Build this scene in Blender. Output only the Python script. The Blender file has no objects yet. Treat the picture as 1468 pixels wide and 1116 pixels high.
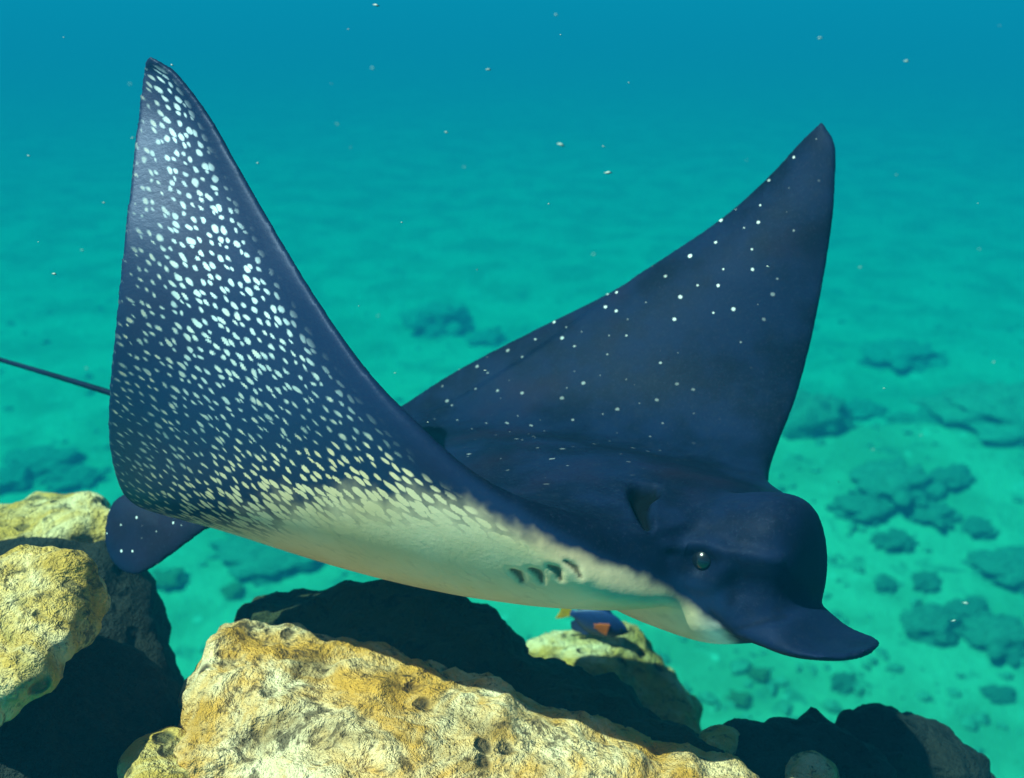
import bpy, bmesh, math, random
import numpy as np
from mathutils import Vector, noise, kdtree
from mathutils.bvhtree import BVHTree

random.seed(7); np.random.seed(7)
scene = bpy.context.scene
C = scene.collection

# ------------------------------------------------------------------ camera
CAM_Z, PITCH, LENS = 5.5, math.radians(22.5), 35.0
cam_d = bpy.data.cameras.new('camera'); cam = bpy.data.objects.new('camera', cam_d); C.objects.link(cam)
cam_d.lens = LENS; cam_d.sensor_width = 36; cam_d.clip_start = 0.02; cam_d.clip_end = 400
cam.location = (0, 0, CAM_Z); cam.rotation_euler = (math.pi/2 - PITCH, 0, 0)
cam_d.dof.use_dof = True; cam_d.dof.focus_distance = 1.15; cam_d.dof.aperture_fstop = 4.0
scene.camera = cam

# ------------------------------------------------------------------ sky, sun, exposure
SUN_DIR = Vector((-0.50, -0.15, 0.85)).normalized()          # towards the sun: up, left, behind the camera
world = bpy.data.worlds.new('World'); scene.world = world; world.use_nodes = True
wn = world.node_tree; bg = wn.nodes['Background']
sky = wn.nodes.new('ShaderNodeTexSky'); sky.sky_type = 'NISHITA'; sky.sun_disc = False; sky.air_density = 0.6; sky.dust_density = 0.3
sky.sun_elevation = math.asin(SUN_DIR.z); sky.sun_rotation = math.atan2(SUN_DIR.x, SUN_DIR.y)
wn.links.new(sky.outputs[0], bg.inputs[0]); bg.inputs[1].default_value = 0.05
sl = bpy.data.lights.new('sun', 'SUN'); sl.energy = 5.0; sl.angle = math.radians(0.6); sl.color = (1.0, 0.86, 0.66)
sun = bpy.data.objects.new('sun', sl); C.objects.link(sun)
sun.rotation_euler = SUN_DIR.to_track_quat('Z', 'Y').to_euler(); sun.location = (-4, -3, 10)
scene.view_settings.view_transform = 'Standard'; scene.view_settings.look = 'None'
scene.view_settings.gamma = 1; scene.view_settings.exposure = 1.12
scene.cycles.use_denoising = True
scene.cycles.max_bounces = 6; scene.cycles.diffuse_bounces = 2; scene.cycles.volume_bounces = 0

# ------------------------------------------------------------------ helpers
S = 0.55                                                     # metres of depth per unit of the depth numbers below
F = LENS/36*1468
RT = np.array([1, 0, 0.]); UP = np.array([0, math.sin(PITCH), math.cos(PITCH)]); FW = np.array([0, math.cos(PITCH), -math.sin(PITCH)])
def W(px, py, d):
    d = d*S
    return np.array([0, 0, CAM_Z]) + RT*((px-734)/F*d) + UP*((558-py)/F*d) + FW*d
def ground_pt(px, py, z=0.0):
    v = RT*((px-734)/F) + UP*((558-py)/F) + FW
    t = (z-CAM_Z)/v[2]
    return np.array([0, 0, CAM_Z]) + v*t
def tag(o, label, cat, group=None):
    o['label'] = label; o['category'] = cat
    if group: o['group'] = group
    return o
def mesh_obj(name, verts, faces, mat, parent=None, smooth=True):
    me = bpy.data.meshes.new(name); me.from_pydata([tuple(map(float, v)) for v in verts], [], faces)
    me.validate(); me.update()
    if smooth: me.polygons.foreach_set('use_smooth', [True]*len(me.polygons))
    if mat: me.materials.append(mat)
    o = bpy.data.objects.new(name, me); C.objects.link(o)
    if parent: o.parent = parent
    return o
def recentre(o):
    n = len(o.data.vertices); co = np.empty(n*3); o.data.vertices.foreach_get('co', co); co = co.reshape(-1, 3)
    c = (co.min(0)+co.max(0))/2; c[2] = co[:, 2].min()
    o.data.vertices.foreach_set('co', (co-c).ravel()); o.location = c; o.data.update()
    return o
def voxel(verts, faces, size, smooth_it=4, fac=0.5):
    me = bpy.data.meshes.new('tmp'); me.from_pydata([tuple(map(float, v)) for v in verts], [], faces)
    o = bpy.data.objects.new('tmp', me); C.objects.link(o)
    m = o.modifiers.new('r', 'REMESH'); m.mode = 'VOXEL'; m.voxel_size = size; m.adaptivity = 0
    if smooth_it:
        s = o.modifiers.new('s', 'SMOOTH'); s.iterations = smooth_it; s.factor = fac
    dg = bpy.context.evaluated_depsgraph_get(); ev = o.evaluated_get(dg); em = ev.to_mesh()
    v = np.empty(len(em.vertices)*3); em.vertices.foreach_get('co', v); v = v.reshape(-1, 3)
    f = [tuple(p.vertices) for p in em.polygons]
    nn = np.empty(len(em.vertices)*3); em.vertices.foreach_get('normal', nn)
    ev.to_mesh_clear(); bpy.data.objects.remove(o); bpy.data.meshes.remove(me)
    return v, f, nn.reshape(-1, 3)
def catmull(pts, n):
    p = np.asarray(pts, float); k = len(p)
    p = np.vstack([2*p[0]-p[1], p, 2*p[-1]-p[-2]])
    out = []
    for t in np.linspace(0, k-1, n):
        i = min(int(t), k-2); u = t-i
        a, b, c, d = p[i], p[i+1], p[i+2], p[i+3]
        out.append(0.5*((2*b)+(c-a)*u+(2*a-5*b+4*c-d)*u*u+(3*b-a-3*c+d)*u**3))
    return np.array(out)
def sstep(a, b, x):
    t = np.clip((x-a)/(b-a), 0, 1); return t*t*(3-2*t)
def fbm(v, sc, oct=4, off=0.0):
    return noise.fractal(Vector((v[0]*sc+off, v[1]*sc-off*.7, v[2]*sc+off*1.3)), 0.9, 2.0, oct)

# ------------------------------------------------------------------ node helpers
class NT:
    def __init__(s, name):
        s.m = bpy.data.materials.new(name); s.m.use_nodes = True; s.t = s.m.node_tree
        s.b = s.t.nodes['Principled BSDF']
    def n(s, kind, **kw):
        x = s.t.nodes.new('ShaderNode'+kind)
        for k, v in kw.items(): setattr(x, k, v)
        return x
    def link(s, a, b): s.t.links.new(a, b)
    def put(s, sock, v):
        if hasattr(v, 'is_output'): s.link(v, sock)
        else: sock.default_value = v
    def math(s, op, a, b=0.5, c=None):
        x = s.n('Math', operation=op); s.put(x.inputs[0], a); s.put(x.inputs[1], b)
        if c is not None: s.put(x.inputs[2], c)
        return x.outputs[0]
    def mix(s, f, a, b):
        x = s.n('Mix', data_type='RGBA'); s.put(x.inputs[0], f); s.put(x.inputs[6], a); s.put(x.inputs[7], b); return x.outputs[2]
    def ramp(s, f, a, b, lo=0.0, hi=1.0):
        x = s.n('MapRange', interpolation_type='SMOOTHSTEP'); s.put(x.inputs[0], f); s.put(x.inputs[1], a); s.put(x.inputs[2], b)
        s.put(x.inputs[3], lo); s.put(x.inputs[4], hi); return x.outputs[0]
    def noise(s, vec, sc, det=4, rough=0.6, dist=0.0):
        x = s.n('TexNoise'); x.inputs['Scale'].default_value = sc; x.inputs['Detail'].default_value = det
        x.inputs['Roughness'].default_value = rough; x.inputs['Distortion'].default_value = dist
        if vec is not None: s.link(vec, x.inputs['Vector'])
        return x
    def vor(s, vec, sc, dim='3D', rnd=1.0):
        x = s.n('TexVoronoi', voronoi_dimensions=dim); x.inputs['Scale'].default_value = sc; x.inputs['Randomness'].default_value = rnd
        s.link(vec, x.inputs['Vector']); return x
    def bump(s, h, st, dist=0.01):
        x = s.n('Bump'); x.inputs['Strength'].default_value = st; x.inputs['Distance'].default_value = dist
        s.link(h, x.inputs['Height']); s.link(x.outputs[0], s.b.inputs['Normal'])
    def attr(s, name): return s.n('Attribute', attribute_name=name)
def rgb(r, g, b): return (r, g, b, 1)

# ------------------------------------------------------------------ materials: seabed, rocks
def sand_material():
    k = NT('pale_sand'); tc = k.n('TexCoord').outputs['Object']
    a = k.noise(tc, 0.9, 5, .62, .4).outputs[0]; b = k.noise(tc, 5.5, 4, .6).outputs[0]; c = k.noise(tc, 2.4, 5, .7, .8).outputs[0]
    col = k.mix(k.ramp(a, .36, .62), rgb(.31, .285, .145), rgb(.45, .41, .225))
    col = k.mix(k.ramp(c, .56, .70), col, rgb(.19, .19, .11))
    col = k.mix(k.ramp(b, .60, .78), col, rgb(.66, .60, .40))
    k.link(col, k.b.inputs['Base Color']); k.b.inputs['Roughness'].default_value = 0.95; k.b.inputs['Specular IOR Level'].default_value = 0.1
    k.bump(k.math('ADD', b, k.math('MULTIPLY', c, 1.5)), .5, .06); return k.m
def rock_material(name, pale, ochre, dark, weed, wfac=(.58, .72), sc=1.0):
    k = NT(name); tc = k.n('TexCoord').outputs['Object']
    a = k.noise(tc, 7*sc, 6, .65, .6).outputs[0]; b = k.noise(tc, 17*sc, 6, .72, .4).outputs[0]
    c = k.noise(tc, 60*sc, 4, .7).outputs[0]; e = k.noise(tc, 4.1*sc, 4, .6, 1.0).outputs[0]
    v = k.vor(tc, 34*sc).outputs['Distance']
    col = k.mix(k.ramp(a, .40, .66), ochre, pale)
    col = k.mix(k.math('MULTIPLY', k.ramp(b, .52, .68), .75), col, ochre)
    col = k.mix(k.math('MULTIPLY', k.ramp(c, .56, .68), .8), col, dark)
    col = k.mix(k.math('MULTIPLY', k.ramp(e, *wfac), .85), col, weed)
    col = k.mix(k.math('MULTIPLY', k.ramp(b, .36, .45, 1, 0), .8), col, dark)
    pit = k.math('MULTIPLY', k.ramp(k.vor(tc, 21*sc).outputs['Distance'], .16, .30, 1, 0), k.ramp(k.noise(tc, 9*sc, 3, .6).outputs[0], .46, .58))
    col = k.mix(k.math('MULTIPLY', pit, .85), col, dark)
    k.link(col, k.b.inputs['Base Color']); k.b.inputs['Roughness'].default_value = .85; k.b.inputs['Specular IOR Level'].default_value = .2
    h = k.math('ADD', k.math('MULTIPLY', b, 1.0), k.math('MULTIPLY', c, .5)); h = k.math('ADD', h, k.math('MULTIPLY', v, -.3))
    h = k.math('ADD', h, k.math('MULTIPLY', pit, -.5)); k.bump(h, 1.0, .035); return k.m
M_SAND = sand_material()
M_ROCK = rock_material('ochre_crusted_rock', rgb(.95, .68, .44), rgb(.70, .31, .05), rgb(.06, .03, .013), rgb(.20, .10, .02), (.52, .66))
M_PALE = rock_material('pale_crusted_rock', rgb(.92, .69, .40), rgb(.62, .35, .07), rgb(.07, .06, .03), rgb(.15, .15, .05), (.52, .66))
M_DARK = rock_material('dark_basalt_and_shade', rgb(.022, .023, .022), rgb(.016, .016, .013), rgb(.006, .007, .008), rgb(.03, .03, .013), (.62, .74))  # basalt tone; also serves as painted shade on the broad left rock
M_WEED = rock_material('algae_covered_stone', rgb(.40, .37, .22), rgb(.31, .29, .17), rgb(.17, .17, .10), rgb(.26, .25, .13), sc=.4)

# ------------------------------------------------------------------ seabed
def ground_z(x, y):
    z = 0.22*noise.noise(Vector((x*.22, y*.22, 3.1))) + 0.07*noise.noise(Vector((x*.5, y*.5, 8.0)))*math.exp(-max(0, y-8)/12)
    z += 0.03*noise.noise(Vector((x*2.1, y*2.1, 1.0)))*math.exp(-max(0, y-4)/6)
    # sand bank rising on the right, steep far side
    cy = 10.4 + 0.26*(x-4.4) + .4*math.sin(x*.8)
    w = 1/(1+math.exp(min(60, -(x-2.4)*1.3)))
    dy = y-cy
    z += w*0.75*(math.exp(-(dy/3.1)**2) if dy < 0 else math.exp(-(dy/0.8)**2))
    return z
def build_seabed():
    nx, ny = 300, 300
    g = lambda t, L, p: np.sign(t)*np.abs(t)**p*L
    xs = g(np.linspace(-1, 1, nx), 110, 2.4)
    ys = np.concatenate([np.linspace(-30, -3, 20, endpoint=False), -3+ (np.linspace(0, 1, ny-20)**2.0)*150])
    verts = [(x, y, ground_z(x, y)) for y in ys for x in xs]
    n = len(xs)
    faces = [(j*n+i, j*n+i+1, (j+1)*n+i+1, (j+1)*n+i) for j in range(len(ys)-1) for i in range(n-1)]
    o = mesh_obj('seabed', verts, faces, M_SAND); o['kind'] = 'structure'; return o
build_seabed()
# ------------------------------------------------------------------ the eagle ray
near = [  # leading edge, trailing edge from the body out to the wing tip: pixel x, pixel y, depth
 ((925,800,1.99),(345,728,2.66)), ((805,752,1.93),(255,730,2.58)), ((692,688,1.92),(186,714,2.48)), ((598,607,1.93),(160,650,2.38)),
 ((522,525,1.975),(157,575,2.29)), ((456,430,2.04),(165,480,2.23)), ((401,340,2.115),(176,370,2.22)), ((346,245,2.18),(188,260,2.25)),
 ((302,168,2.22),(199,165,2.28)), ((258,110,2.24),(206,108,2.28)), ((237,94,2.245),(207.5,94,2.27)), ((217,80,2.25),(210,81,2.255))]
far = [
 ((1130,745,2.33),(520,622,2.95)), ((1102,690,2.48),(575,582,3.0)), ((1117,635,2.57),(655,530,3.0)), ((1143,565,2.62),(760,475,2.98)),
 ((1165,482,2.64),(870,420,2.94)), ((1182,395,2.65),(960,365,2.89)), ((1194,315,2.65),(1040,310,2.84)), ((1198,252,2.66),(1100,256,2.79)),
 ((1197,205,2.67),(1145,207,2.74)), ((1180,174,2.70),(1177,174.5,2.705))]
mid = ((1080,775,2.12),(432,668,2.86))
rows = [r for r in near[::-1]] + [mid] + far
idx = [-(k+1)/len(near) for k in range(len(near))][::-1] + [0] + [(k+1)/len(far) for k in range(len(far))]
NS, NV = 181, 61
lead = catmull([W(*r[0]) for r in rows], NS); trail = catmull([W(*r[1]) for r in rows], NS)
sv = np.interp(np.linspace(0, len(rows)-1, NS), np.arange(len(rows)), idx)
vv = (1-np.cos(np.linspace(0, math.pi, NV)))/2
mids = lead[:, None, :]*(1-vv[None, :, None]) + trail[:, None, :]*vv[None, :, None]
du = np.gradient(mids, axis=0); dv = np.gradient(mids, axis=1); nrm = np.cross(du, dv)
nrm /= np.maximum(np.linalg.norm(nrm, axis=2, keepdims=True), 1e-9)
if nrm[NS//2, NV//2, 2] < 0: nrm = -nrm                      # points to the back (dorsal) side
for it in range(6):
    nrm[1:-1] = (nrm[:-2]+nrm[2:]+2*nrm[1:-1])/4
nrm[:7] = nrm[7]; nrm[-7:] = nrm[-8]
nrm /= np.linalg.norm(nrm, axis=2, keepdims=True)
a_s = np.abs(sv)[:, None]; vvb = vv[None, :]
foil = np.maximum(4*vvb*(1-vvb), 0)**0.6*(1.25-0.6*vvb)
rim = 0.0048+0.0006*(1-a_s)
h_wing = rim*np.ones_like(foil) + 0.021*(1-a_s)**1.2*foil
tipt = np.minimum(np.arange(NS), np.arange(NS)[::-1])[:, None]; h_wing = h_wing*(.75+.25*sstep(0, 9, tipt))
lat = a_s*1.0
body = np.exp(-(lat/0.17)**2)*np.maximum(np.sin(np.pi*np.clip(vvb*0.80+0.20, 0, 1)), 0)**0.8
top = h_wing + 0.052*body*np.ones_like(foil); bot = h_wing*0.95 + 0.061*np.exp(-(lat/0.21)**2)*np.maximum(np.sin(np.pi*np.clip(vvb*0.68+0.32, 0, 1)), 0)**0.75
# the wing's inner curve: lift the chord middle a little so the wings are cambered
camber = (np.minimum(0.020, .07*np.linalg.norm(lead-trail, axis=1)[:, None])*np.sin(np.pi*vvb)*sstep(.15, .5, a_s))[..., None]*nrm
gt = mids+camber+nrm*top[..., None]; gb = mids+camber-nrm*bot[..., None]
V, Fc, A = [], [], []        # A: side (0 back, 1 belly), s, v, kind
def add_grid(g1, g2):
    base = len(V); ns, nv = g1.shape[:2]
    for g, side in ((g1, 0), (g2, 1)):
        for i in range(ns):
            for j in range(nv):
                V.append(g[i, j]); A.append((side, sv[i], vv[j], 0))
    o2 = base+ns*nv; I = lambda i, j, o: o+i*nv+j
    for i in range(ns-1):
        for j in range(nv-1):
            Fc.append((I(i,j,base), I(i+1,j,base), I(i+1,j+1,base), I(i,j+1,base)))
            Fc.append((I(i,j,o2), I(i,j+1,o2), I(i+1,j+1,o2), I(i+1,j,o2)))
    for i in range(ns-1):
        Fc.append((I(i,0,base), I(i,0,o2), I(i+1,0,o2), I(i+1,0,base)))
        Fc.append((I(i,nv-1,base), I(i+1,nv-1,base), I(i+1,nv-1,o2), I(i,nv-1,o2)))
    for j in range(nv-1):
        Fc.append((I(0,j,base), I(0,j+1,base), I(0,j+1,o2), I(0,j,o2)))
        Fc.append((I(ns-1,j,base), I(ns-1,j,o2), I(ns-1,j+1,o2), I(ns-1,j+1,base)))
add_grid(gt, gb)
def add_loft(rings, attrs):
    base = len(V); n = len(rings[0])
    for r, at in zip(rings, attrs):
        for p, a in zip(r, at): V.append(p); A.append(a)
    for i in range(len(rings)-1):
        for j in range(n):
            Fc.append((base+i*n+j, base+i*n+(j+1) % n, base+(i+1)*n+(j+1) % n, base+(i+1)*n+j))
    Fc.append(tuple(base+j for j in range(n))[::-1]); Fc.append(tuple(base+(len(rings)-1)*n+j for j in range(n)))
# head frame: forward, to the far side, up
HO = W(968, 778, 2.22)
hf = (W(1160, 842, 1.98)-HO); hf /= np.linalg.norm(hf)
hu = np.array([0, 0, 1.0]) + 0.10*FW*-1; hu -= hf*hu.dot(hf); hu /= np.linalg.norm(hu)
hr = np.cross(hf, hu); hr /= np.linalg.norm(hr)
if hr.dot(FW) < 0: hr = -hr
ROLL = math.radians(19); hr, hu = hr*math.cos(ROLL)-hu*math.sin(ROLL), hu*math.cos(ROLL)+hr*math.sin(ROLL)   # head banked
def hp(a, b, c): return HO+hf*a+hr*b+hu*c
# a along, half width, top, bottom, roundness
HEAD = [(-.34,.040,.012,-.034), (-.26,.066,.030,-.056), (-.18,.080,.044,-.082), (-.10,.088,.056,-.098), (-.04,.088,.064,-.106), (.02,.085,.071,-.106), (.07,.080,.079,-.103),
        (.11,.075,.091,-.091), (.145,.068,.094,-.075), (.166,.060,.084,-.065), (.178,.049,.052,-.062), (.182,.036,.006,-.058)]
HEAD = catmull(HEAD, 45)
rings, ats = [], []
for a, w, t, b in HEAD:
    r, at = [], []
    for j in range(40):
        th = 2*math.pi*j/40; ct, st = math.cos(th), math.sin(th)
        x = w*math.copysign(abs(ct)**.88, ct); z = (t if st > 0 else -b)*math.copysign(abs(st)**.95, st)
        r.append(hp(a, x, z)); at.append((float(sstep(-.004, -.022, z-0.01*0)) if a < .12 else float(sstep(-.03, -.045, z))*sstep(.16, .12, a), 0.0, 0.0, 1))
    rings.append(r); ats.append(at)
add_loft(rings, ats)
# rostral lobe: a flat spade under the face
BILL = [(.070,.060,-.050,.030,.020), (.105,.063,-.055,.044,.017), (.14,.066,-.060,.050,.0135), (.170,.067,-.062,.046,.0105), (.190,.067,-.063,.036,.009), (.208,.0665,-.0615,.022,.008), (.224,.065,-.0585,.0120,.0068), (.238,.061,-.055,.0075,.0060), (.248,.053,-.052,.0058,.0055), (.255,.041,-.0495,.0055,.0055), (.259,.024,-.048,.0052,.0052), (.2605,.012,-.047,.0052,.0052)]
BILL = catmull(BILL, 40)
rings, ats = [], []
for a, w, c, t, tb in BILL:
    r, at = [], []
    for j in range(36):
        th = 2*math.pi*j/36; ct, st = math.cos(th), math.sin(th)
        x = w*math.copysign(abs(ct)**.75, ct); e = 0.008*(x/.064)**2
        z = c+(t*abs(st)**1.6 if st > 0 else -tb*abs(st)**.8) + e
        r.append(hp(a, x, z)); at.append((float(sstep(0, -.006, z-c-e)*0.35), 0.0, 0.0, 2))
    rings.append(r); ats.append(at)
add_loft(rings, ats)
# whip tail
tp = catmull([W(560,690,2.72), W(430,655,2.84), W(290,606,2.98), W(150,561,3.08), W(0,516,3.2), W(-220,455,3.4), W(-520,400,3.7), W(-800,400,4.0)], 60)
tr = np.interp(np.linspace(0, 1, 60), [0, .15, .3, .55, 1], [.022, .016, .0105, .0085, .0035])
rings, ats = [], []
for i, p in enumerate(tp):
    t = tp[min(i+1, 59)]-tp[max(i-1, 0)]; t /= np.linalg.norm(t)
    n1 = np.cross(t, [0, 0, 1]); n1 /= np.linalg.norm(n1); n2 = np.cross(n1, t)
    rings.append([p+tr[i]*(math.cos(q)*n1+math.sin(q)*n2) for q in np.linspace(0, 2*math.pi, 12, endpoint=False)])
    ats.append([(0, 0, 1.0, 3)]*12)
add_loft(rings, ats)
# pelvic fins: rounded lobes, thick in the middle
def fin(outline, thick):
    P = catmull([W(*p) for p in outline]+[W(*outline[0])], 49)[:-1]; c = P.mean(0)
    n = np.zeros(3)
    for i in range(len(P)): n += np.cross(P[i]-c, P[(i+1) % len(P)]-c)
    n /= np.linalg.norm(n); base = len(V); m = len(P)
    fr = [1, .93, .75, .45, .0]; hh = [.2, .55, .85, 1, 1.05]
    for sgn in (1, -1):
        for f, h in zip(fr, hh):
            for p in P: V.append(c+(p-c)*f+n*sgn*h*thick); A.append((0, 0, 1.0, 4))
    k = len(fr)
    for q, fl in ((0, False), (k, True)):
        for r in range(k-1):
            for j in range(m):
                f = (base+(q+r)*m+j, base+(q+r)*m+(j+1) % m, base+(q+r+1)*m+(j+1) % m, base+(q+r+1)*m+j)
                Fc.append(f[::-1] if fl else f)
    for j in range(m): Fc.append((base+k*m+j, base+k*m+(j+1) % m, base+(j+1) % m, base+j))
fin([(345,700,2.66),(325,738,2.64),(285,768,2.64),(245,798,2.65),(212,820,2.66),(185,826,2.68),(163,812,2.70),(150,785,2.72),(150,748,2.74),(168,712,2.76),(230,690,2.76),(300,680,2.72)], .0065)
fin([(400,680,2.85),(370,715,2.82),(325,745,2.82),(290,762,2.84),(268,752,2.88),(268,722,2.92),(300,690,2.94),(360,665,2.92)], .0065)

rv, rf, rn = voxel(V, Fc, 0.0033, 8, .5)
kd = kdtree.KDTree(len(V))
for i, p in enumerate(V): kd.insert(p, i)
kd.balance()
arr = np.array(A, float); P0 = np.array(V)
att = np.zeros((len(rv), 4)); wsum = np.zeros(len(rv))
for i, p in enumerate(rv):
    att[i] = arr[kd.find(p)[1]]
# side: from the surface normal against the disc's own normal, so that the rim turns over smoothly
gn = np.repeat(nrm.reshape(1, -1, 3), 2, 0).reshape(-1, 3)
side = att[:, 0].copy()
# smooth the side value over the mesh
E = np.array([(f[a], f[(a+1) % len(f)]) for f in rf for a in range(len(f))])
deg = np.bincount(E[:, 0], minlength=len(rv))+np.bincount(E[:, 1], minlength=len(rv))
def lap(x, n):
    for _ in range(n):
        x = (np.bincount(E[:, 0], x[E[:, 1]], len(rv))+np.bincount(E[:, 1], x[E[:, 0]], len(rv)))/np.maximum(deg, 1)
    return x
side = lap(side, 5); s_at = lap(att[:, 1], 6); v_at = lap(att[:, 2], 6)
kind = att[:, 3]
# project to find features placed on the visible skin
rel = rv-np.array([0, 0, CAM_Z]); dep = rel@FW; px = 734+F*(rel@RT)/dep; py = 558-F*(rel@UP)/dep
facing = (rn*(-rel)).sum(1) > 0
dark = np.zeros(len(rv)); move = np.zeros(len(rv))
def seg_mask(pts, w):
    d = np.full(len(rv), 1e9)
    for (x0, y0, w0), (x1, y1, w1) in zip(pts[:-1], pts[1:]):
        t = np.clip(((px-x0)*(x1-x0)+(py-y0)*(y1-y0))/max((x1-x0)**2+(y1-y0)**2, 1e-6), 0, 1)
        d = np.minimum(d, np.hypot(px-(x0+t*(x1-x0)), py-(y0+t*(y1-y0)))/(w0+t*(w1-w0)))
    return np.where(facing & (dep < 1.6), d, 9)
sp = seg_mask([(936,704,9),(916,706,13),(922,730,9),(932,757,3)], 1)      # spiracle
m = sstep(1.2, .85, sp); dark = np.maximum(dark, m); move -= .020*m
for gx, gy, gl in ((740,827,14),(768,826,15),(795,823,15),(822,818,20)):      # gill slits
    gm = sstep(1.2, .5, seg_mask([(gx-gl*.6,gy-gl*.55,3),(gx+gl*.2,gy-gl*.1,7),(gx+gl*.5,gy+gl*.6,4)], 1))
    dark = np.maximum(dark, gm*.8); move -= .004*gm
ms = sstep(1.3, .4, seg_mask([(1018,880,3),(1048,905,4),(1085,893,4),(1130,882,3)], 1))         # groove between face and lobe
move -= .002*ms; dark = np.maximum(dark, .35*ms)
br = sstep(1.3, 0, seg_mask([(955,782,10),(1000,783,13),(1050,793,14),(1115,803,12)], 1)); move += .0055*br
so = seg_mask([(1006,806,1),(1007,806,1)], 1); move -= .0035*sstep(26, 12, so); move += .003*sstep(20, 6, np.abs(so-30))       # brow over the eye
cr = sstep(1.0, .1, seg_mask([(1062,845,42),(1118,856,46)], 1)); move -= .013*cr       # hollow cheek below the brow
move = lap(move, 2)
# melt the join between head and disc on the back
hl = rv-HO; wj = sstep(.36, .22, np.abs(s_at))*sstep(.4, .1, side)*sstep(.07, .0, hl@hf)*np.where(kind >= 3, 0, 1)*sstep(.85, .7, v_at)*sstep(1.3, 2.5, sp)
wj = np.maximum(wj, .7*np.where(kind == 1, 1, 0)*sstep(.15, .11, hl@hf)*sstep(1.3, 2.5, sp)); wj = np.maximum(wj, sstep(.40, .25, np.abs(s_at))*sstep(.5, .9, side)*sstep(.12, .06, hl@hf)*np.where(kind >= 2, 0, 1)*sstep(.45, .25, v_at)); wj = lap(wj, 4)[:, None]
for _ in range(45):
    rv = rv*(1-wj)+np.stack([lap(rv[:, c], 1) for c in range(3)], 1)*wj
rv = rv+rn*move[:, None]
# belly: cream on the underside near the body
edge = 0.30-0.15*v_at
belly = side*sstep(edge+.17, edge-.08, np.abs(s_at))*np.maximum(sstep(0.0, .13, v_at-.02), sstep(.15, .08, np.abs(s_at)))*np.where((s_at > .03) & (v_at < .10), 0, 1)
hl = rv-HO; ha, hb, hc = hl@hf, hl@hr, hl@hu
mv = np.where((hb > 0)[:, None], rv-2*hb[:, None]*hr, rv)-np.array([0, 0, CAM_Z]); md = mv@FW; mx = 734+F*(mv@RT)/md; my = 558-F*(mv@UP)/md
ln = np.interp(mx, [300, 350, 420, 500, 570, 640, 700, 760, 800, 860, 905, 940, 975, 1005, 1030, 1052, 1075], [728, 718, 700, 688, 690, 702, 724, 752, 770, 790, 806, 826, 850, 872, 891, 910, 935])
wd = np.interp(mx, [400, 650, 800, 950], [80, 62, 36, 24])
head_b = np.clip(.5+.5*(my-ln)/wd, 0, 1)*sstep(1085, 1060, mx)*np.where(kind == 0, side, 1)
wh = sstep(300, 420, mx)*np.where(kind >= 3, 0, 1)*np.where(np.abs(s_at) < .6, 1, 0)
belly = belly*(1-wh)+head_b*wh
belly = np.where((kind >= 3) | ((kind == 0) & (s_at > .03) & (v_at < .12)), 0, belly)
belly = lap(belly, 8)
sa = np.abs(s_at)
spots = side*np.where(kind >= 1, 0, 1)*sstep(.015+.30*np.maximum(sa-.2, 0), .06+.52*np.maximum(sa-.2, 0), v_at)*sstep(1.0, .96, v_at)*sstep(.97, .80, sa)
spots = lap(spots, 3)
spotw = np.clip(.22+.85*sstep(.22, .62, sa)*sstep(1.05, .45, v_at), 0, 1)
# material lengths along wing and chord
ls = np.cumsum(np.r_[0, np.linalg.norm(np.diff(mids[:, NV//2], axis=0), axis=1)]); ls -= ls[NS//2]
su = np.interp(s_at, sv, ls)
ch = np.interp(s_at, sv, np.linalg.norm(lead-trail, axis=1))
pat = np.stack([su, v_at*ch, side*3], 1)
pat[kind == 4] = np.stack([rv[:, 0]*1.9+5.3, rv[:, 2]*1.9, side*0], 1)[kind == 4]

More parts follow.
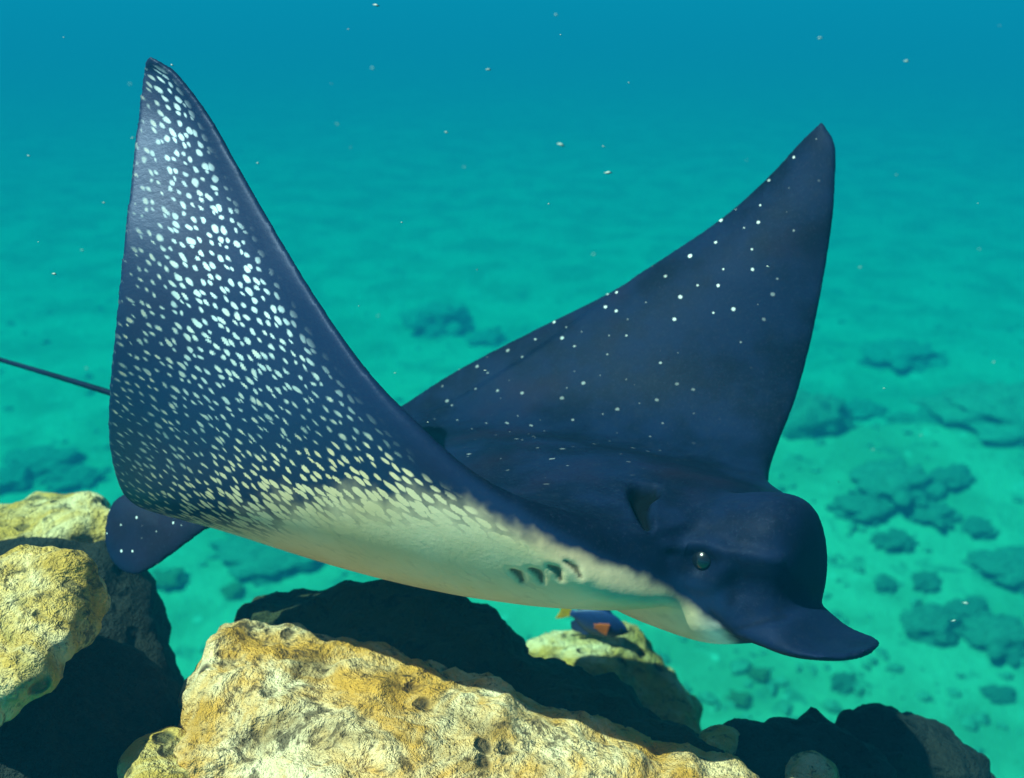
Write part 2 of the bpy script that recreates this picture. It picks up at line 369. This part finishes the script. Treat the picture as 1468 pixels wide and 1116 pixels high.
def ray_material():
    k = NT('ray_skin'); geo = k.n('TexCoord').outputs['Object']
    pat = k.attr('pat').outputs['Vector']; bel = k.attr('belly').outputs['Fac']; spo = k.attr('spots').outputs['Fac']
    drk = k.attr('dark').outputs['Fac']; ven = k.attr('ven').outputs['Fac']; bak = k.attr('backdots').outputs['Fac']
    n1 = k.noise(geo, 9, 4, .6).outputs[0]; n2 = k.noise(geo, 120, 3, .7).outputs[0]; n3 = k.noise(geo, 70, 4, .65, .3).outputs[0]
    base = k.mix(k.ramp(n1, .35, .65), rgb(.002, .005, .017), rgb(.0045, .011, .040)); base = k.mix(k.math('MULTIPLY', k.ramp(n3, .5, .75), .35), base, rgb(.012, .016, .032)); base = k.mix(ven, base, rgb(.006, .018, .06))  # bluer underside base paints in the blue glow of the near wing
    base = k.mix(k.math('MULTIPLY', k.ramp(k.noise(geo, 3.3, 3).outputs[0], .55, .7), .4), base, rgb(.018, .009, .022))
    base = k.mix(k.math('MULTIPLY', k.ramp(k.noise(geo, 260, 3, .8).outputs[0], .52, .72), .5), base, rgb(.018, .026, .055))
    # underside of the wing: crowded pale oval spots
    wv = k.n('VectorMath', operation='ADD'); k.link(pat, wv.inputs[0])
    dn = k.noise(pat, 38, 2); sc = k.n('VectorMath', operation='SCALE'); k.link(dn.outputs['Color'], sc.inputs[0]); sc.inputs['Scale'].default_value = .012
    k.link(sc.outputs[0], wv.inputs[1])
    mp = k.n('Mapping'); mp.inputs['Rotation'].default_value = (0, 0, math.radians(-24)); mp.inputs['Scale'].default_value = (.78, 1.08, 0); mp.vector_type = 'POINT'
    k.link(wv.outputs[0], mp.inputs['Vector'])
    v1 = k.vor(mp.outputs[0], 80, '2D', .68)
    size = k.math('MULTIPLY', k.math('MULTIPLY_ADD', n_rand(k, v1), .20, .17), k.math('MULTIPLY_ADD', k.attr('spotw').outputs['Fac'], .35, .65)); size = k.math('MULTIPLY_ADD', bel, .24, size)
    spot = k.ramp(k.math('SUBTRACT', v1.outputs['Distance'], size), -.12, .10, 1, 0)
    spot = k.math('MULTIPLY', spot, spo)
    sw = k.math('MULTIPLY', k.attr('spotw').outputs['Fac'], k.ramp(n1, .25, .6, .6, 1)); spc = k.mix(k.attr('spotw').outputs['Fac'], rgb(.38, .52, .46), rgb(.62, .74, .86)); col = k.mix(k.math('MULTIPLY', spot, sw), base, spc)
    # cream belly with a mottled border made of merging spots
    bb = k.math('ADD', bel, k.math('MULTIPLY', k.math('SUBTRACT', k.noise(geo, 42, 2, .5, 0).outputs[0], .5), .5)); bb = k.math('ADD', bb, k.math('MULTIPLY', k.math('SUBTRACT', spot, .35), .60))
    bm = k.ramp(bb, .22, .85)
    cream = k.mix(k.attr('lip').outputs['Fac'], k.mix(k.ramp(n1, .3, .7), rgb(.76, .54, .31), rgb(.86, .65, .43)), rgb(.92, .86, .80))
    col = k.mix(bm, col, cream)
    # back: sparse small white dots
    v2 = k.vor(pat, 25, '2D', .95); r2 = n_rand(k, v2)
    rad = k.math('MULTIPLY_ADD', r2, .115, -.030)
    dot = k.math('MULTIPLY', k.math('MULTIPLY', k.ramp(n1, .3, .6, .35, 1), 1.0), k.ramp(k.math('SUBTRACT', v2.outputs['Distance'], rad), -.02, .02, 1, 0)); dot = k.math('MULTIPLY', dot, bak)
    col = k.mix(dot, col, rgb(.75, .78, .80))
    col = k.mix(drk, col, rgb(.003, .004, .006))
    k.link(col, k.b.inputs['Base Color'])
    k.link(k.math('MULTIPLY', k.math('SUBTRACT', 1.0, drk), k.math('MULTIPLY_ADD', k.math('MULTIPLY', ven, k.math('MULTIPLY_ADD', spo, .8, .2)), .48, .06)), k.b.inputs['Specular IOR Level']); k.b.inputs['Specular Tint'].default_value = rgb(.50, .58, 1)
    k.link(k.math('MULTIPLY_ADD', k.math('SUBTRACT', 1.0, ven), .08, k.ramp(n1, .3, .7, .42, .50)), k.b.inputs['Roughness'])
    k.bump(k.math('ADD', n2, k.math('MULTIPLY', n3, .6)), .13, .003)
    return k.m
def n_rand(k, v):
    x = k.n('SeparateColor'); k.link(v.outputs['Color'], x.inputs[0]); return x.outputs[0]
M_RAY = ray_material()
ray = mesh_obj('eagle_ray', rv, rf, M_RAY)
me = ray.data
def set_attr(name, val, typ='FLOAT'):
    a = me.attributes.new(name, typ, 'POINT')
    a.data.foreach_set('value' if typ == 'FLOAT' else 'vector', np.ascontiguousarray(val, dtype=np.float32).ravel())
set_attr('pat', pat, 'FLOAT_VECTOR'); set_attr('belly', belly); set_attr('spots', spots); set_attr('dark', dark); set_attr('ven', side); set_attr('lip', sstep(985, 1035, mx)); set_attr('spotw', spotw)
bd = np.where(kind == 4, 1, .30+.70*sstep(.25, .55, np.abs(s_at)))*(1-side)*sstep(.12, .45, v_at + .35*np.abs(s_at)*0)*np.where((kind == 1) | (kind == 2) | (kind == 3), 0, 1); set_attr('backdots', lap(bd, 2))
tag(ray, 'dark blue spotted eagle ray with raised wings and cream belly gliding over boulders', 'ray')
recentre(ray)
def eye(pos, nrm_, r):
    k = NT('eye_gloss'); k.b.inputs['Base Color'].default_value = rgb(.004, .006, .012); k.b.inputs['Roughness'].default_value = .2
    k.b.inputs['Specular IOR Level'].default_value = .8
    bm = bmesh.new(); bmesh.ops.create_uvsphere(bm, u_segments=24, v_segments=16, radius=r)
    me_ = bpy.data.meshes.new('eye'); bm.to_mesh(me_); bm.free(); me_.materials.append(k.m)
    me_.polygons.foreach_set('use_smooth', [True]*len(me_.polygons))
    o = bpy.data.objects.new('eye', me_); C.objects.link(o); o.parent = ray
    o.location = Vector(pos)-ray.location; o['label'] = 'glossy dark eye on the side of the head'
bv = BVHTree.FromPolygons([tuple(p) for p in rv], rf)
o_ = Vector((0, 0, CAM_Z)); dr = Vector(W(1006, 803, 2)-np.array(o_)).normalized()
hit = bv.ray_cast(o_, dr); eye(hit[0]-Vector(hit[1])*.0065, hit[1], .014)
e2 = Vector(hit[0]); off = (np.array(e2)-HO)@hr; far_pos = np.array(e2)-2*off*hr
nr = bv.find_nearest(Vector(far_pos)); eye(nr[0]-nr[1]*.0065, nr[1], .0125)

# ------------------------------------------------------------------ boulders
def hull_mesh(pts):
    bm = bmesh.new()
    for p in pts: bm.verts.new(tuple(map(float, p)))
    r = bmesh.ops.convex_hull(bm, input=bm.verts)
    bmesh.ops.delete(bm, geom=[g for g in set(r['geom_interior'])|set(r['geom_unused']) if isinstance(g, bmesh.types.BMVert)], context='VERTS')
    bmesh.ops.triangulate(bm, faces=bm.faces)
    bm.verts.index_update(); v = [np.array(x.co) for x in bm.verts]; f = [tuple(q.index for q in x.verts) for x in bm.faces]; bm.free()
    return v, f
M_HUMP_SHADE = rock_material('shade_painted_rock', rgb(.055, .06, .025), rgb(.04, .04, .016), rgb(.015, .018, .012), rgb(.025, .035, .014))  # dark tone paints the ray's shadow into the humped rock
FOOT = []                                                    # footprints that the reef below carries
def boulder(name, mat, hulls, label, vox=.012, amp=.018, sm=8, seed=0.0, group=None, cat='rock'):
    """hulls: list of (control points (px,py,depth), push back in depth, drop in metres)"""
    v, f = [], []
    for pts, back, drop in hulls:
        P = [W(*p) for p in pts]
        P += [W(p[0], p[1], p[2]+back) for p in pts]
        P += [q-np.array([0, 0, drop]) for q in P]
        hv, hf_ = hull_mesh(P); f += [tuple(i+len(v) for i in q) for q in hf_]; v += hv
    FOOT.append(np.array(v))
    vv_, ff, nn = voxel(v, f, vox, sm, .5)
    out = []
    for p, n in zip(vv_, nn):
        h = amp*(1.2*fbm(p, 3.2, 3, seed)+1.0*fbm(p, 9, 3, seed+5)+.6*fbm(p, 26, 3, seed+9)) - amp*.5*max(0, noise.noise(Vector(p)*17+Vector((seed, 0, 0))))
        out.append(p+n*h)
    o = mesh_obj(name, out, ff, mat); tag(o, label, cat, group); return recentre(o)
boulder('boulder', M_ROCK, [
  ([(345,893,2.55),(305,912,2.40),(296,960,2.30),(288,1005,2.22),(265,1060,2.15),(245,1130,2.08),(540,930,2.50),(640,1000,2.46),(720,1040,2.38),(880,1062,2.28),(1050,1105,2.25),(1090,1150,2.10),(700,1180,1.90),(420,1180,1.95),(450,1010,2.25),(620,1060,2.20)], .12, .40)],
  'large ochre and white crusted boulder in front of the dark humped rock', .0085, .017, 6, 1.0)
boulder('boulder', M_HUMP_SHADE, [  # back of the boulder, split off at the shadow edge and coloured darker
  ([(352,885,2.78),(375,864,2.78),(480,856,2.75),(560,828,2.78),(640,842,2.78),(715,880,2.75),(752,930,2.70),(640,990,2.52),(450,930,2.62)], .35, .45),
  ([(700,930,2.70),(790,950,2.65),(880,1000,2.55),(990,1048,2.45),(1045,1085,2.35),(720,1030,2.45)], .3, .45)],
  'humped rock under the belly of the ray, its shade painted into the dark green colour', .0095, .016, 7, 1.5)
boulder('boulder', M_PALE, [([(758,922,3.7),(795,911,3.72),(850,922,3.72),(905,904,3.75),(928,938,3.72),(962,967,3.68),(994,1003,3.6),(1012,1052,3.5),(860,960,3.55),(820,1010,3.5),(930,1080,3.4)], .25, .8)],
  'small pale knobbly rock with one shaded flank behind the dark humped rock', .010, .015, 5, 2.0)
boulder('boulder', M_PALE, [([(1005,1050,2.5),(1030,1045,2.52),(1060,1052,2.5),(1055,1066,2.45),(1010,1070,2.4)], .12, .3)],
  'tiny shaded stone between the dark humped rock and the black jagged rock', .007, .007, 4, 3.0)
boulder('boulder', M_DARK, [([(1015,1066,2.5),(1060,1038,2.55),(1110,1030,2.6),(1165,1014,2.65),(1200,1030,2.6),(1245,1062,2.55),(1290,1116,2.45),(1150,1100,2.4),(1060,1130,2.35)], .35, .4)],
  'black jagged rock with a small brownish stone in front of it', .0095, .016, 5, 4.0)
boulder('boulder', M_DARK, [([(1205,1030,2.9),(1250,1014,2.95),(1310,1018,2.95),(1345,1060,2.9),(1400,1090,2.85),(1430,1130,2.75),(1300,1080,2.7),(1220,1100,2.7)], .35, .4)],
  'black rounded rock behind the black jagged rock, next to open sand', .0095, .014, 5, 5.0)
boulder('boulder', M_ROCK, [([(1130,1106,2.34),(1146,1090,2.36),(1166,1084,2.37),(1190,1102,2.36),(1198,1140,2.3),(1124,1140,2.3)], .1, .25)],
  'small brownish stone leaning against the black jagged rock', .007, .008, 4, 6.0)
boulder('boulder', M_PALE, [([(-60,752,3.0),(0,738,3.05),(50,714,3.1),(130,703,3.1),(160,718,3.05),(170,768,2.98),(60,768,2.9),(-60,790,2.85)], .3, .3)],
  'pale sunlit rock right below the trailing tail fin, topmost of the pile', .0095, .012, 5, 7.0)
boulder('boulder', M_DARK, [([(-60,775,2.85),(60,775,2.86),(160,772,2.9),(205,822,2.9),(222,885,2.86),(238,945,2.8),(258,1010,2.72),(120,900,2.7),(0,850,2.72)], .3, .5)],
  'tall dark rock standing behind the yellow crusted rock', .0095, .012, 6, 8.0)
boulder('boulder', M_PALE, [([(-60,815,2.12),(0,802,2.18),(40,788,2.22),(100,808,2.22),(150,850,2.22),(112,898,2.08),(60,950,1.97),(0,1004,1.90),(-60,1045,1.86)], .2, .03)],
  'yellow crusted rock with green stains leaning on the tall dark rock', .0085, .015, 4, 9.0)
boulder('boulder', M_DARK, [([(-60,1000,2.16),(60,915,2.3),(100,905,2.34),(200,930,2.40),(242,972,2.40),(265,1022,2.36),(225,1062,2.26),(178,1130,2.15),(60,1150,2.05),(-60,1150,2.0)], .3, .3)],  # shaded side of the left rock, its shade put into the black colour
  'broad rock below the yellow crusted rock with green stains, its shade painted black', .0095, .013, 6, 10.0)
boulder('boulder', M_PALE, [([(180,1100,2.1),(205,1062,2.15),(245,1048,2.18),(275,1065,2.15),(290,1130,2.05),(200,1140,2.0)], .15, .3)],
  'small sunlit stone wedged between the ochre boulder and the broad black rock', .008, .008, 4, 11.0)

def reef_outcrop():
    v, f = [], []
    for P in FOOT:
        c = P.mean(0); top_z = P[:, 2].min()+.22; lo = np.array([c[0]*1.05, c[1]-.15, 0])
        ring = [np.array([c[0]+(p[0]-c[0])*.88, c[1]+(p[1]-c[1])*.88, min(p[2]-.1, top_z)]) for p in P]
        ring += [np.array([lo[0]+(p[0]-c[0])*1.7, lo[1]+(p[1]-c[1])*1.7, -.4]) for p in P]
        hv, hf_ = hull_mesh(ring); f += [tuple(i+len(v) for i in q) for q in hf_]; v += hv
    vv_, ff, nn = voxel(v, f, .045, 5, .5)
    out = [p+n*(.10*fbm(p, 1.6, 3, 2.)+.05*fbm(p, 5, 3, 4.)-.04) for p, n in zip(vv_, nn)]
    o = mesh_obj('reef_outcrop', out, ff, M_DARK); o['kind'] = 'structure'
reef_outcrop()

# ------------------------------------------------------------------ stones out on the sand
def stone_mesh(sd, sub=4):
    bm = bmesh.new(); bmesh.ops.create_icosphere(bm, subdivisions=sub, radius=1)
    for v in bm.verts:
        d = 1+.5*fbm(v.co, 1.3, 3, sd)+.3*fbm(v.co, 3.1, 4, sd+3); v.co = v.co*d
    m = bpy.data.meshes.new('stone'); bm.to_mesh(m); bm.free(); m.polygons.foreach_set('use_smooth', [True]*len(m.polygons)); m.materials.append(M_WEED); return m
SM = [stone_mesh(i*11.3) for i in range(5)]
CAUSTIC_SPOT = stone_mesh(71.0, 3); CAUSTIC_SPOT.materials.clear(); CAUSTIC_SPOT.materials.append(M_PALE)  # pale lump used for the bright light spots on the sand
def stone(pxy, wpx, hfrac, i, label, group=None, rot=0, dfrac=.8, sink=.35):
    p = ground_pt(*pxy); dep = (p-np.array([0, 0, CAM_Z]))@FW; r = wpx/F*dep/2
    o = bpy.data.objects.new('stone', SM[i % 5]); C.objects.link(o)
    z = ground_z(p[0], p[1]); o.scale = (r, r*dfrac, r*hfrac); o.rotation_euler = (0, 0, rot); o.location = (p[0], p[1], z+r*hfrac*(1-2*sink)*.6)
    tag(o, label, 'stone', group)
stone((632,462), 95, .55, 0, 'lone round dark boulder on far sand between the wings of the ray')
stone((1150,690), 95, .85, 1, 'upright dark stone on the sand just past the head of the ray')
stone((1415,680), 190, .35, 2, 'long dark ledge of rock behind the sand bank', rot=.2)
stone((1320,640), 85, .5, 3, 'blocky dark stone behind the long ledge of rock')
G = 'dark stones scattered on the sand bank'
for n_, (x, y, w, h, r) in enumerate([(1280,768,120,.3,.5),(1232,792,80,.35,.5),(1345,762,60,.3,.5),(1272,832,52,.5,.2),(1330,932,84,.4,0),(1436,950,100,.45,.1),(1440,858,105,.25,.4),
        (1375,912,60,.35,.4),(1318,876,46,.3,1.0),(1392,815,50,.3,.4),(1330,800,70,.3,.6),(1262,880,34,.5,1.2),(1425,1015,40,.4,0),(1205,1000,40,.4,.9)]):
    stone((x, y), w, h, n_, 'low dark weedy stone lying on the pale sand bank', G, r)
G = 'faint dark stones on the far sand'
for n_, (x, y, w, h, r) in enumerate([(60,665,90,.3,0),(110,690,70,.4,.4),(20,690,80,.4,.8),(1300,525,110,.3,.3),(400,800,150,.2,.3),(520,770,130,.2,.1),(1230,600,70,.3,.3),(700,480,60,.3,.3)]):
    stone((x, y), w, h, n_+2, 'faint hazy stone lying on the far seabed', G, r)

def rubble():
    bm = bmesh.new(); bmesh.ops.create_icosphere(bm, subdivisions=2, radius=1); base = np.array([v.co for v in bm.verts]); fb = [tuple(v.index for v in f.verts) for f in bm.faces]; bm.free()
    vs, fs, rs = [], [], np.random.RandomState(5); n = 0
    while n < 1400:
        px_, py_ = rs.uniform(0, 1468), 430+680*rs.rand()**.8
        p = ground_pt(px_, py_)
        dens = .5+.9*noise.noise(Vector((p[0]*.35, p[1]*.35, 5.)))+(.25 if px_ > 1050 else 0)
        if rs.rand() > dens: continue
        r = .012+.07*rs.rand()**3; q = rs.uniform(0, 6.28); c, sn = math.cos(q), math.sin(q)
        b = base*(1+.28*np.sin(base[:, [1, 2, 0]]*3.1+rs.uniform(0, 6, 3)))*np.array([r, r*rs.uniform(.5, .9), r*rs.uniform(.35, .7)])
        b = np.stack([b[:, 0]*c-b[:, 1]*sn, b[:, 0]*sn+b[:, 1]*c, b[:, 2]], 1)+np.array([p[0], p[1], ground_z(p[0], p[1])+r*.15])
        o_ = len(vs)*0+n*len(base); vs.append(b); fs += [tuple(i+o_ for i in f) for f in fb]; n += 1
    o = mesh_obj('rubble', np.concatenate(vs), fs, M_WEED); o['kind'] = 'stuff'
rubble()
for x, y, w in ((541,819,26),(1085,990,30),(1058,1018,34),(335,852,34),(242,838,50),(707,473,26),(1192,590,34)):  # added pale lumps imitate bright caustic light on the sand
    p = ground_pt(x, y); r = w/F*((p-np.array([0, 0, CAM_Z]))@FW)/2
    o = bpy.data.objects.new('caustic_spot', CAUSTIC_SPOT); C.objects.link(o); o.scale = (r, r*.8, r*.5); o.rotation_euler = (0, 0, x*.7)
    o.location = (p[0], p[1], ground_z(p[0], p[1])+r*.25); tag(o, 'small pale lump standing in for a bright caustic spot on the sand', 'caustic spot', 'pale lumps standing in for caustic light on the sand')

# ------------------------------------------------------------------ small reef fish
def plain(name, col, rough=.5):
    k = NT(name); n = k.noise(k.n('TexCoord').outputs['Object'], 60, 3).outputs[0]
    k.link(k.mix(k.ramp(n, .3, .7), rgb(*[c*.7 for c in col]), rgb(*col)), k.b.inputs['Base Color']); k.b.inputs['Roughness'].default_value = rough; return k.m
def reef_fish():
    M_B, M_O, M_Y = plain('blue_fish_skin', (.012, .035, .16)), plain('orange_fin', (.75, .13, .02)), plain('yellow_fin', (.80, .45, .04))
    root = bpy.data.objects.new('reef_fish', None); C.objects.link(root)
    # body: x forward, z up, 0.2 m long
    vs, fs = [], []; n = 20
    for x, h, w in ((.100,.004,.003),(.085,.018,.010),(.06,.036,.017),(.03,.048,.020),(0,.052,.020),(-.03,.046,.017),(-.06,.030,.012),(-.08,.016,.008),(-.095,.012,.005)):
        for j in range(n):
            q = 2*math.pi*j/n; vs.append((x, w*math.cos(q), h*math.sin(q)))
    for i in range(8):
        for j in range(n): fs.append((i*n+j, (i+1)*n+j, (i+1)*n+(j+1) % n, i*n+(j+1) % n))
    fs += [tuple(range(n)), tuple(8*n+j for j in range(n))[::-1]]
    mesh_obj('body', vs, fs, M_B, root)
    def flat(name, pts, m, t=.002, y=0, ry=0):
        k = len(pts); v = [(x, y-t+ry*abs(x), z) for x, z in pts]+[(x, y+t+ry*abs(x), z) for x, z in pts]
        f = [tuple(range(k))[::-1], tuple(range(k, 2*k))]+[(i, (i+1) % k, k+(i+1) % k, k+i) for i in range(k)]
        return mesh_obj(name, v, f, m, root, False)
    flat('tail_fin', [(-.09,.010),(-.115,.030),(-.135,.040),(-.128,.012),(-.128,-.012),(-.135,-.040),(-.115,-.030),(-.09,-.010)], M_Y)
    flat('dorsal_fin', [(.04,.040),(.02,.060),(-.03,.068),(-.075,.060),(-.085,.034),(-.07,.018),(-.03,.040)], M_B)
    flat('anal_fin', [(0,-.048),(-.03,-.064),(-.075,-.060),(-.085,-.034),(-.07,-.018),(-.03,-.040)], M_B)
    for sg in (-1, 1): flat('pectoral_fin', [(.035-.05*(1-abs(q/8-1)**1.5)*(.9+.1*math.cos(q*2.1)), (q/8-1)*.026*(1.1-.3*abs(q/8-1))-.002) for q in range(17)], M_O, .002, sg*.022)
    for sg in (-1, 1):
        bm = bmesh.new(); bmesh.ops.create_uvsphere(bm, u_segments=12, v_segments=8, radius=.005); m_ = bpy.data.meshes.new('eye'); bm.to_mesh(m_); bm.free()
        m_.materials.append(plain('fish_eye', (.01, .01, .01), .1)); o = bpy.data.objects.new('eye', m_); C.objects.link(o); o.parent = root; o.location = (.075, sg*.012, .008)
    root.location = W(858, 892, 3.62); root.rotation_euler = (0, math.radians(14), math.radians(-12)); root.scale = (.62, .62, .62)
    tag(root, 'small dark blue fish with orange fins swimming under the belly of the ray', 'fish')
reef_fish()

# ------------------------------------------------------------------ drifting specks
def specks():
    vs, fs = [], []
    known = [(805,208,3.2,9),(872,248,2.8,9),(78,393,2.2,7),(1300,88,3.5,7),(700,100,3,6),(540,8,2.5,7),(1175,55,4,6),(1385,865,3,7),(1368,890,2.6,6),(640,190,3,5)]
    sp_ = known+[(random.uniform(0, 1468), random.uniform(0, 800), random.uniform(1.6, 6), random.uniform(2, 4.5)) for _ in range(60)]
    for x, y, d, r in sp_:
        c = W(x, y, d); r = r/F*d*S*.5; b = len(vs); ax = Vector((1, random.uniform(-.3, .3), random.uniform(-.7, .1))).normalized()
        for q in ((1,0,0),(-1,0,0),(0,1,0),(0,-1,0),(0,0,1),(0,0,-1)):
            v = Vector(q)*r*.55 + ax*(Vector(q).dot(ax))*r*random.uniform(.5, 1.3); vs.append(np.array(v)+c)
        fs += [tuple(b+i for i in t) for t in ((0,2,4),(2,1,4),(1,3,4),(3,0,4),(2,0,5),(1,2,5),(3,1,5),(0,3,5))]
    o = mesh_obj('suspended_specks', vs, fs, plain('pale_speck', (.45, .47, .45))); o['kind'] = 'stuff'
specks()

# ------------------------------------------------------------------ water
def water():
    bm = bmesh.new(); bmesh.ops.create_cube(bm, size=1)
    me_ = bpy.data.meshes.new('haze'); 
    for v in bm.verts: v.co = (v.co.x*240, v.co.y*240+75, 5.85 if v.co.z > 0 else -1.6)
    bm.to_mesh(me_); bm.free()
    m = bpy.data.materials.new('sea_water'); m.use_nodes = True; t = m.node_tree; t.nodes.clear()
    out = t.nodes.new('ShaderNodeOutputMaterial'); pv = t.nodes.new('ShaderNodeVolumePrincipled')
    pv.inputs['Color'].default_value = (.002, .059, .107, 1); pv.inputs['Density'].default_value = .30
    pv.inputs['Absorption Color'].default_value = (0, .76, .842, 1); pv.inputs['Anisotropy'].default_value = 0.0
    t.links.new(pv.outputs[0], out.inputs['Volume']); me_.materials.append(m)
    o = bpy.data.objects.new('haze', me_); C.objects.link(o); o['kind'] = 'stuff'
water()
